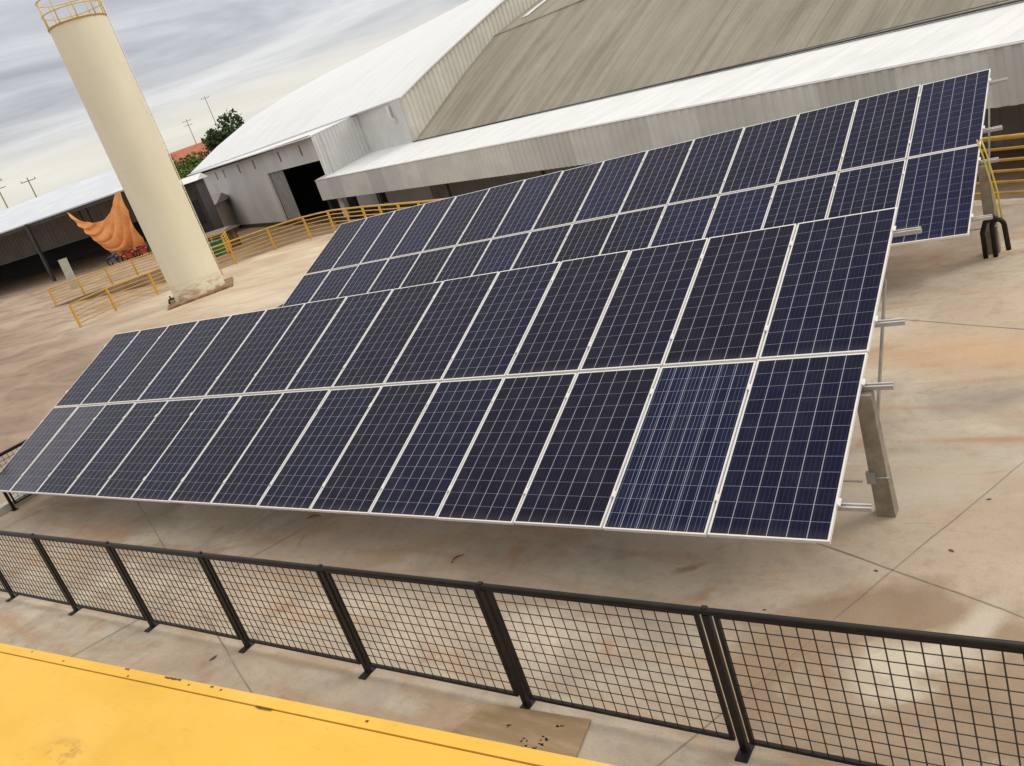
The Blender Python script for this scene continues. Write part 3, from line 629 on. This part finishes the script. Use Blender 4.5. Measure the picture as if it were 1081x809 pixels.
main = [(-38.2, 14.15), (-38.5, 16.4), (-37.25, 18.1), (-36.35, 21.2), (-35.3, 22.3), (-34.2, 23.4), (-32.65, 24.1), (-31.4, 24.05), (-30.0, 23.85), (-26.4, 22.35), (-20.3, 19.5), (-10, 15.2), (0.0, 11.0), (8, 7.6), (14, 5.0)]
railing('yellow_railing', main, 'long yellow railing curving from beside the tank to behind the rear solar array', H=1.15, post_at=2.1)
railing('yellow_railing', [(-53.6, 20.9), (-52.9, 22.6), (-51.7, 24.4), (-49.2, 26.0), (-47.6, 27.0)], 'short yellow railing in front of the shed and orange tarpaulin, far side of the ramp', post_at=1.9)
# yellow gate frame with green bin beyond the tank
railing('yellow_railing', [(-52.5, 31.4), (-49.6, 31.9), (-47.6, 30.0)], 'yellow railing corner around the green bin right of the tank', post_at=1.4, H=1.15).location.z = -0.6
gb = empty('wheeled_bin', (-50.0, 31.0, -0.9), R(20))
m = MB(); m.prism([(-.55, -.5), (.55, -.5), (.6, .5), (-.6, .5)], .12, 1.05); m.build('bin_body', M_green, gb)
MB().box((-.62, -.55, 1.05), (.62, .55, 1.13)).build('bin_lid', M_green, gb)
for x in (-.5, .5): MB().tube([(x - .05, .4, .1), (x + .05, .4, .1)], .1, 10).build('wheel', M_black, gb)
tag(gb, 'green plastic bin beside the tank behind the yellow railing', 'bin')

# ------------------------------------------------------------------ solar arrays
TILT = 0.40385; P = 1.0313; ML = 1.956; MWd = P - 0.02; GAP = 0.035; SL = 2 * ML + GAP
def to_slope(x, v, nz=0.0):    # x from right end (negative to the left), v up the slope, nz normal offset
    return Vector((x, v * math.cos(TILT) - nz * math.sin(TILT), v * math.sin(TILT) + nz * math.cos(TILT)))
def frame_mesh():
    m = MB(); w_, l_, hh, lp_ = MWd, ML, .038, .014
    m.box((0, 0, -hh), (lp_, l_, 0)); m.box((w_ - lp_, 0, -hh), (w_, l_, 0)); m.box((lp_, 0, -hh), (w_ - lp_, lp_, 0)); m.box((lp_, l_ - lp_, -hh), (w_ - lp_, l_, 0))
    return m
fm = frame_mesh(); proto_frame = fm.build('solar_panel', M_alu)
gl = MB(); gl.face([(.014, .014, -.003), (MWd - .014, .014, -.003), (MWd - .014, ML - .014, -.003), (.014, ML - .014, -.003)])
mu, mv = 0.004, 0.004
proto_cell = gl.build('cell_sheet', M_cell[0], uv=[(0, 0), (1, 0), (1, 1), (0, 1)])
bk = MB(); bk.face([(.014, ML - .014, -.012), (MWd - .014, ML - .014, -.012), (MWd - .014, .014, -.012), (.014, .014, -.012)])
proto_back = bk.build('backsheet', M_back)
cell_meshes = []
for k, mm in enumerate(M_cell):
    me = proto_cell.data.copy(); me.materials.clear(); me.materials.append(mm); cell_meshes.append(me)
clampm = MB().box((-.018, -.035, -.002), (.018, .035, .006)); clampm.box((-.008, -.03, .006), (.008, .008, .014))
proto_clamp = clampm.build('clamp', M_alu)
M_slope = Matrix.Rotation(TILT, 4, 'X')
PV = (0.37, 1.62, 2.38, 3.62)
def solar_array(loc, label, pick, posts):
    t = empty('solar_array', loc); tag(t, label, 'solar panels')
    for rw in (0, 1):
        for i in range(15):
            f_ = proto_frame.copy(); col.objects.link(f_); f_.parent = t
            m_ = M_slope.copy(); m_.translation = to_slope(-P * i - MWd, rw * (ML + GAP)); 
            m_ = m_ @ Matrix.Translation((random.uniform(-.002, .002), random.uniform(-.003, .003), random.uniform(-.002, .002))) @ Matrix.Rotation(random.uniform(-.004, .004), 4, 'X') @ Matrix.Rotation(random.uniform(-.003, .003), 4, 'Y')
            f_.matrix_basis = m_
            c_ = proto_cell.copy(); col.objects.link(c_); c_.parent = f_; kk = pick(i, rw); c_.data = cell_meshes[kk]
            if kk == 3: f_['label'] = 'solar panel with reflections painted as pale vertical streaks'
            if kk == 4: f_['label'] = 'solar panel greyed by painted sky reflection'
            b_ = proto_back.copy(); col.objects.link(b_); b_.parent = f_
    for v in PV:
        for i in range(1, 15):
            c_ = proto_clamp.copy(); col.objects.link(c_); c_.parent = t; m_ = M_slope.copy(); m_.translation = to_slope(-P * i + .01, v, .002); c_.matrix_basis = m_
        for x in (.012, -P * 15 + .008):
            c_ = proto_clamp.copy(); col.objects.link(c_); c_.parent = t; m_ = M_slope.copy(); m_.translation = to_slope(x, v, -.004); c_.matrix_basis = m_
        m = MB(); a_, b_ = .25, -P * 15 - .10
        # rail with a groove: two lips on a web
        p0, p1 = to_slope(a_, v, -.075), to_slope(b_, v, -.075); up = to_slope(0, 0, 1)
        m.bar(p0, p1, .044, .034, up)
        for dv in (-.016, .016): m.bar(to_slope(a_, v + dv, -.049), to_slope(b_, v + dv, -.049), .012, .016, up)
        m.build('support_rail', M_rail, t)
    zb = loc[2]
    for x in posts:
        py_ = 1.47; th_ = py_ * math.tan(TILT) - .09; x = x + .01
        m = MB(); w0, w1 = .082, .066; d0, d1 = .065, .055
        z0, z1 = -zb, th_
        P8 = [Vector((x - w0, py_ - d0, z0)), Vector((x + w0, py_ - d0, z0)), Vector((x + w0, py_ + d0, z0)), Vector((x - w0, py_ + d0, z0)), Vector((x - w1, py_ - d1, z1)), Vector((x + w1, py_ - d1, z1)), Vector((x + w1, py_ + d1, z1)), Vector((x - w1, py_ + d1, z1))]
        i_ = 0; m.v += [tuple(q) for q in P8]
        for f in ((0,3,2,1),(4,5,6,7),(0,1,5,4),(1,2,6,5),(2,3,7,6),(3,0,4,7)): m.f.append(f); m.sm.append(False)
        m.build('concrete_post', M_post, t)
        MB().bar(to_slope(x - .13, .3, -.125), to_slope(x - .13, SL - .3, -.125), .04, .06, to_slope(0, 0, 1)).build('rafter', M_aludark, t)
        sx = x + .05
        MB().bar((sx - .05, py_ + .07, .72 - zb), to_slope(sx - .07, 3.0, -.1), .045, .02, (1, 0, 0)).build('strut', M_aludark, t)
        m = MB(); m.tube([(x - .1, py_ - .07, -zb + .42), (x + .1, py_ - .07, -zb + .42)], .012, 6); m.box((x - .1, py_ - .085, -zb + .36), (x - .02, py_ - .05, -zb + .48)); m.build('post_bracket', M_aludark, t)
    MB().tube([(posts[0] - .1, 1.3, -zb + .44), (posts[-1], 1.3, -zb + .44)], .009, 5).build('tie_rod', M_aludark, t)
    return t
rng1 = random.Random(3)
front_b = {0: 0, 1: 3, 2: 1, 3: 1, 4: 0, 5: 1, 6: 0, 7: 2, 8: 1, 9: 0, 10: 1, 11: 2, 12: 2, 13: 4, 14: 4}
front_t = {0: 0, 1: 1, 2: 2, 3: 1, 4: 0, 5: 2, 6: 1, 7: 0, 8: 2, 9: 2, 10: 1, 11: 0, 12: 1, 13: 2, 14: 0}
Z1 = 0.6972
solar_array((0, 0, Z1), 'front and larger solar array of thirty dark panels on concrete posts, nearest the black fence', lambda i, r_: (front_b if r_ == 0 else front_t)[i], (0.0, -3.9, -7.8, -11.7, -15.3))
rear = {k: rng1.choice([5, 5, 5, 0, 0]) for k in range(40)}; rear[6] = 1; rear[10] = 1; rear[22] = 2
solar_array((-0.012, 7.091, Z1 + .095), 'rear solar array of thirty panels standing behind the front one, nearer the warehouse', lambda i, r_: rear[i + 15 * r_], (0.04, -3.9, -7.8, -11.7, -15.3))
for o in (proto_frame, proto_cell, proto_back, proto_clamp): bpy.data.objects.remove(o)
# conduits at the rear array's right post
cd = empty('cable_conduit', (0.05, 8.5, 0)); tag(cd, 'black conduit looped at the rear array post foot with yellow cables rising', 'cable conduit')
arc = [(.03, -.16, 0)] + [(.03 + .08 * (1 - math.cos(q)), -.16, .46 + .1 * math.sin(q)) for q in [math.pi * k / 8 for k in range(9)]] + [(.205, -.15, .08)]
MB().tube(arc, .036, 8).build('conduit', M_black, cd)
MB().tube([(-.1, -.17, 0), (-.1, -.17, .4), (-.05, -.17, .55), (.1, -.17, .6)], .036, 8).build('conduit', M_black, cd)
for dx in (0, .05):
    MB().tube([(.12 + dx, -.15, .55), (.10 + dx, -.1, .95), (.03 + dx, -.1, 1.5), (-.02 + dx, -.1, 1.75)], .012, 6).build('yellow_cable', M_ycable, cd)

# ------------------------------------------------------------------ black fences
def mesh_fence(origin, ang, n_left, n_right, S, label, H=1.2, skip_left_post=False):
    """posts at k*S from origin along ang"""
    t = empty('mesh_fence', (origin[0], origin[1], 0), ang); tag(t, label, 'fence')
    pm = MB(); pm.box((-.026, -.02, .012), (.026, .02, H - .03)); pproto = None
    pl = MB().box((-.045, -.10, 0), (.045, .07, .012))
    pc = MB().box((-.02, -.016, H + .016), (.02, .016, H + .028))
    x0, x1 = -.0, S
    fr = MB(); a_, b_ = .055, S - .055; zb_, zt_ = .09, H - .022
    fr.box((a_, -.014, zb_), (a_ + .03, .014, zt_)); fr.box((b_ - .03, -.014, zb_), (b_, .014, zt_)); fr.box((a_ + .026, -.014, zb_), (b_ - .026, .014, zb_ + .028)); fr.box((a_ + .026, -.014, zt_ - .022), (b_ - .026, .014, zt_))
    wr = MB(); nxw = 17; nzw = 11; rr = .0050
    for k in range(1, nxw):
        x = a_ + .026 + (b_ - a_ - .052) * k / nxw; wr.tube([(x, 0, zb_ + .02), (x, 0, zt_ - .01)], rr, 4, caps=False)
    for k in range(1, nzw):
        z = zb_ + .028 + (zt_ - zb_ - .05) * k / nzw; wr.tube([(a_ + .01, .006, z), (b_ - .01, .006, z)], rr, 4, caps=False)
    protos = None
    for k in range(-n_left, n_right + 1):
        x = k * S
        if protos is None:
            po = pm.build('post', M_black, t, (x, 0, 0)); fo = pl.build('foot_plate', M_black, po); co = pc.build('cap', M_black, po)
            fo_ = fr.build('mesh_panel', M_black, t, (x, 0, 0)); wo = wr.build('wire_mesh', M_wire, fo_)
            protos = (po, fo, co, fo_, wo)
        else:
            a1 = protos[0].copy(); col.objects.link(a1); a1.parent = t; a1.location = (x, 0, 0)
            for q in (1, 2): b1_ = protos[q].copy(); col.objects.link(b1_); b1_.parent = a1
            if k < n_right:
                a2 = protos[3].copy(); col.objects.link(a2); a2.parent = t; a2.location = (x, 0, 0)
                b2_ = protos[4].copy(); col.objects.link(b2_); b2_.parent = a2
    MB().tube([(-n_left * S - .04, 0, H - .006), (n_right * S + .04, 0, H - .006)], .026, 10).build('top_rail', M_black, t)
    return t
mesh_fence((-0.2913, -1.5258), 0.01107, 8, 4, 1.8685, 'long black wire mesh fence running in front of the arrays across the photo')
mesh_fence((-15.8, 0.38), R(90), 0, 5, 1.8685, 'short black wire mesh fence at the far left end of the front array', H=1.08)
kb = MB().box((-16.15, -3.0, 0), (-15.9, 9.5, .14)).build('low_kerb', M_kerb); tag(kb, 'pale low concrete kerb outside the left mesh fence', 'kerb')

# ------------------------------------------------------------------ yellow ledge under the photographer
E0 = Vector((-3.14, -4.23)); E1 = Vector((0.81, -4.01)); ed = (E1 - E0).normalized(); en = Vector((ed.y, -ed.x))
def E(s_, t_): q = E0 + ed * s_ + en * t_; return (q.x, q.y)
YZ = 2.697
yl = empty('yellow_ledge', (0, 0, 0)); tag(yl, 'bright yellow painted ledge with a chipped raised edge in the bottom left corner', 'ledge')
# outer strip, groove, main top
m = MB(); m.prism([E(-9, 0), E(-9, .055), E(12, .055), E(12, 0)], YZ - .14, YZ); m.build('edge_strip', M_yellow, yl)
m = MB(); m.prism([E(-9, .055), E(-9, .061), E(12, .061), E(12, .055)], YZ - .14, YZ - .007); m.build('edge_groove', M_yside, yl)
m = MB(); m.prism([E(-9, .061), E(-9, 1.25), E(12, 1.25), E(12, .061)], YZ - .10, YZ - .003); m.build('slab', M_yellow, yl)
m = MB(); m.prism([E(-9, .35), E(-9, .5), E(12, .5), E(12, .35)], 0, YZ - .11); m.build('supporting_wall', M_wall, yl)
ch = MB(); rc = random.Random(5)
for s_, ln_, tt in ((1.29, .035, .002), (1.66, .12, .004), (1.80, .012, .02), (1.95, .02, .006), (2.02, .012, .012), (1.35, .012, .04), (0.75, .012, .03), (2.9, .014, .02), (0.4, .01, .012), (2.35, .10, .057)):
    pts_ = []; nn = 9
    for q in range(nn): pts_.append(E(s_ + ln_ * (q / (nn - 1) - .5), tt + rc.uniform(-.0025, .0015)))
    for q in reversed(range(nn)): pts_.append(E(s_ + ln_ * (q / (nn - 1) - .5), tt + .008 + rc.uniform(-.002, .003)))
    ch = MB(); ch.v += [(x, y, YZ + .0015) for x, y in pts_]
    ch.f.append(tuple(range(len(pts_)))); ch.sm.append(False); ch.build('paint_chip', M_chip, yl)

# plywood sheet lying below the fence
pq = [(-2.47, -1.66), (-1.53, -1.58), (-1.46, -1.86), (-1.42, -2.15), (-2.58, -2.25)]
pw = MB().prism([(-2.50, -1.63), (-2.72, -2.2), (-1.42, -2.12), (-1.53, -1.56)][::1], 0.006, 0.02); po = pw.build('plywood_sheet', M_ply); tag(po, 'brown plywood sheet with black scuffs lying on the concrete under the fence', 'plywood')
sc_ = MB(); rs = random.Random(11)
for cxx, cyy in ((-2.18, -1.80), (-1.95, -1.90), (-1.80, -1.84), (-1.83, -1.95), (-1.74, -1.70), (-1.92, -1.95), (-1.78, -1.90)):
    for k in range(4):
        x, y = cxx + rs.uniform(-.03, .03), cyy + rs.uniform(-.02, .02); nn = 7; rx, ry = rs.uniform(.006, .022), rs.uniform(.004, .014); ro = rs.uniform(0, 3)
        pts_ = [(x + rx * math.cos(q * 2 * math.pi / nn) * rs.uniform(.5, 1.2), y + ry * math.sin(q * 2 * math.pi / nn) * rs.uniform(.5, 1.2)) for q in range(nn)]
        i_ = len(sc_.v); sc_.v += [(a_, b_, .0215) for a_, b_ in pts_]; sc_.f.append(tuple(i_ + q for q in range(nn))); sc_.sm.append(False)
sc_.build('scuff_marks', M_dark, po)

# dry leaves and twigs
def leaf(loc, size, rz, label, twig=False):
    m = MB()
    if twig: m.tube([(-size, 0, .01), (-size * .3, size * .25, .02), (size * .4, size * .15, .014), (size, -size * .35, .01)], [.004, .008, .007, .003], 6)
    else:
        L_ = [(-1, 0, .1), (-.4, -.35, .35), (.4, -.3, .2), (1, 0, .5), (.4, .32, .3), (-.4, .35, .15)]
        m.face([(x * size, y * size, z * size * .3 + .006) for x, y, z in L_]); m.face([(x * size, y * size, z * size * .3 + .002) for x, y, z in reversed(L_)])
    o = m.build('twig' if twig else 'dry_leaf', M_leafd); o.location = loc; o.rotation_euler = (0, 0, rz)
    tag(o, label, 'twig' if twig else 'leaf')
leaf((-7.35, .80, 0), .12, .5, 'brown stain smear modelled as a twig at the shadow edge under the front array', True)  # twig shape stands for a brown stain smear on the concrete
leaf((-4.28, .22, 0), .09, 1.4, 'curved twig on the concrete between the front array and the fence', True)
leaf((.80, 1.75, 0), .022, .3, 'small dry leaf farthest right on the open concrete')
leaf((.62, .95, 0), .030, -.6, 'thin dry leaf right of the slab joint crossing')
leaf((.10, .60, 0), .022, -.3, 'tiny dry leaf beside the slab joint crossing')
leaf((-.65, -.05, 0), .018, .2, 'tiny dry leaf just behind the fence below the array corner')
leaf((-6.2, -1.84, 0), .05, 1.3, 'small brown chip of bark on the strip between fence and yellow ledge')
hs = MB().tube([(-22.6, 9.0, .04), (-21.9, 9.75, .04), (-21.0, 10.5, .04), (-20.2, 10.9, .04)], .05, 8).build('black_hose', M_black); tag(hs, 'black hose lying on the ground at the left end of the rear array', 'hose')

# ------------------------------------------------------------------ far background
def tree(loc, H, Rr, mat, label, n=2600, seed=1, leafs=.45, squash=.8):
    rn = random.Random(seed); t = empty('tree', loc); tag(t, label, 'tree', None)
    tr = MB(); tr.tube([(0, 0, 0), (.1, 0, H * .3), (0, .1, H * .55)], [H * .035, H * .026, H * .014], 8)
    clumps = []
    for k in range(26):
        while True:
            p = Vector((rn.uniform(-1, 1), rn.uniform(-1, 1), rn.uniform(-1, 1)))
            if .3 < p.length < 1: break
        p = Vector((p.x * Rr * .78, p.y * Rr * .78, H * .66 + p.z * H * .26 * squash / .8)); clumps.append((p, rn.uniform(.28, .48) * Rr))
    for p, _ in clumps[:9]: tr.tube([(0, .05, H * .38), tuple(Vector((0, 0, H * .45)).lerp(p, .5)), tuple(p)], [H * .012, H * .008, H * .003], 5)
    tr.build('trunk', M_bark, t)
    m = MB()
    for k in range(n):
        c, r_ = rn.choice(clumps); d = Vector((rn.gauss(0, 1), rn.gauss(0, 1), rn.gauss(0, 1))).normalized() * r_ * rn.uniform(.5, 1.05)
        q = c + d; a_ = Vector((rn.gauss(0, 1), rn.gauss(0, 1), rn.gauss(0, 1))).normalized(); b_ = a_.cross(Vector((rn.gauss(0, 1), rn.gauss(0, 1), rn.gauss(0, 1)))).normalized(); s_ = leafs * rn.uniform(.5, 1.1)
        m.face([q - a_ * s_, q - b_ * s_ * .5, q + a_ * s_, q + b_ * s_ * .5])
    m.build('crown', mat, t); return t
def ray_pt(u, v, dist, z):     # ground position under image direction (used only to compute the map position of far things)
    d = cx * ((u - 540.5) / 922.87) + cy * ((v - 404.5) / 922.87) + cz
    d2 = Vector((d.x, d.y, 0)).normalized(); return (2.25 + d2.x * dist, -5.6 + d2.y * dist, z)
tree(ray_pt(256, 165, 168, LOW), 15.8, 6.0, M_leaf, 'large dark round tree rising behind the left slope of the white roof', seed=2, n=9000, leafs=.5)
tree(ray_pt(200, 190, 190, LOW), 11.0, 7.5, M_leaf2, 'light green bushy tree just right of the tank in the distance', seed=4, n=6000)
tree(ray_pt(210, 190, 178, LOW), 8.6, 5.0, M_leaf2, 'light green tree under the red tiled roof in the distance', seed=14, n=2600)
tree(ray_pt(188, 190, 240, LOW), 11.5, 7, M_leaf, 'dark low tree at the horizon close against the tank', seed=5, n=2200)
def house(loc, rz, wd, dp, hh, rr, mr, mw, label, name='house'):
    t = empty(name, loc, rz); tag(t, label, 'house')
    m = MB(); m.box((-wd/2, -dp/2, 0), (wd/2, dp/2, hh)); m.build('wall', mw, t)
    m = MB(); e_ = .5
    A_, B_ = (-wd/2 - e_, -dp/2 - e_, hh), (wd/2 + e_, -dp/2 - e_, hh); C_, D_ = (wd/2 + e_, dp/2 + e_, hh), (-wd/2 - e_, dp/2 + e_, hh); F_, G_ = (-wd/2 - e_, 0, hh + rr), (wd/2 + e_, 0, hh + rr)
    m.face([A_, B_, G_, F_]); m.face([C_, D_, F_, G_]); m.face([A_, F_, D_]); m.face([B_, C_, G_]); m.face([A_, D_, C_, B_])
    m.build('roof', mr, t)
    for x in (-wd/4, wd/4): 
        MB().box((x - .6, -dp/2 - .05, hh * .4), (x + .6, -dp/2 - .01, hh * .75)).build('window', M_glass, t)
    MB().box((-.5, -dp/2 - .06, 0), (.5, -dp/2 - .01, 2.1)).build('door', M_under, t)
    return t
house(ray_pt(217, 180, 200, LOW), R(20), 17, 13, 10.4, 3.2, M_brick, M_housew, 'house with a red tiled roof beyond the white roof corner')
house(ray_pt(203, 205, 118, LOW), R(35), 6, 6, 4.0, 1.0, M_under, M_housew, 'small plastered house seen between the tank and the white building')
house(ray_pt(209, 222, 96, LOW), R(20), 4.4, 3, 1.9, .4, M_post, M_rustslab, 'tiny beige outbuilding at the foot of the white building wall')
house(ray_pt(184, 182, 104, LOW), R(40), 4.2, 4, 7.4, .6, M_awn, M_steel, 'dark building with a white roof edge peeping out right of the tank')
def pole(u, v, dist, H, arms, label):
    t = empty('power_pole', ray_pt(u, v, dist, LOW), R(35)); tag(t, label, 'power pole', 'power poles on the skyline')
    MB().tube([(0, 0, 0), (0, 0, H)], [.16, .09], 8).build('shaft', M_post, t)
    for z in arms: MB().bar((-1.2, 0, H - z), (1.2, 0, H - z), .08, .09).build('crossarm', M_steel, t)
    for x in (-1.1, 0, 1.1): MB().tube([(x, 0, H - arms[0] + .07), (x, 0, H - arms[0] + .3)], .05, 6).build('insulator', M_steel, t)
pole(11, 225, 150, 16.2, (.3, 1.3), 'power pole with two crossarms standing farthest left above the shed roof')
pole(42, 215, 150, 15.2, (.5,), 'power pole with one crossarm second from the left above the shed roof')
pole(213, 165, 260, 22, (.5, 1.6), 'thin power pole right of the tank above the distant green tree')
pole(236, 150, 260, 26, (.5,), 'thin power pole rising behind the large dark tree')
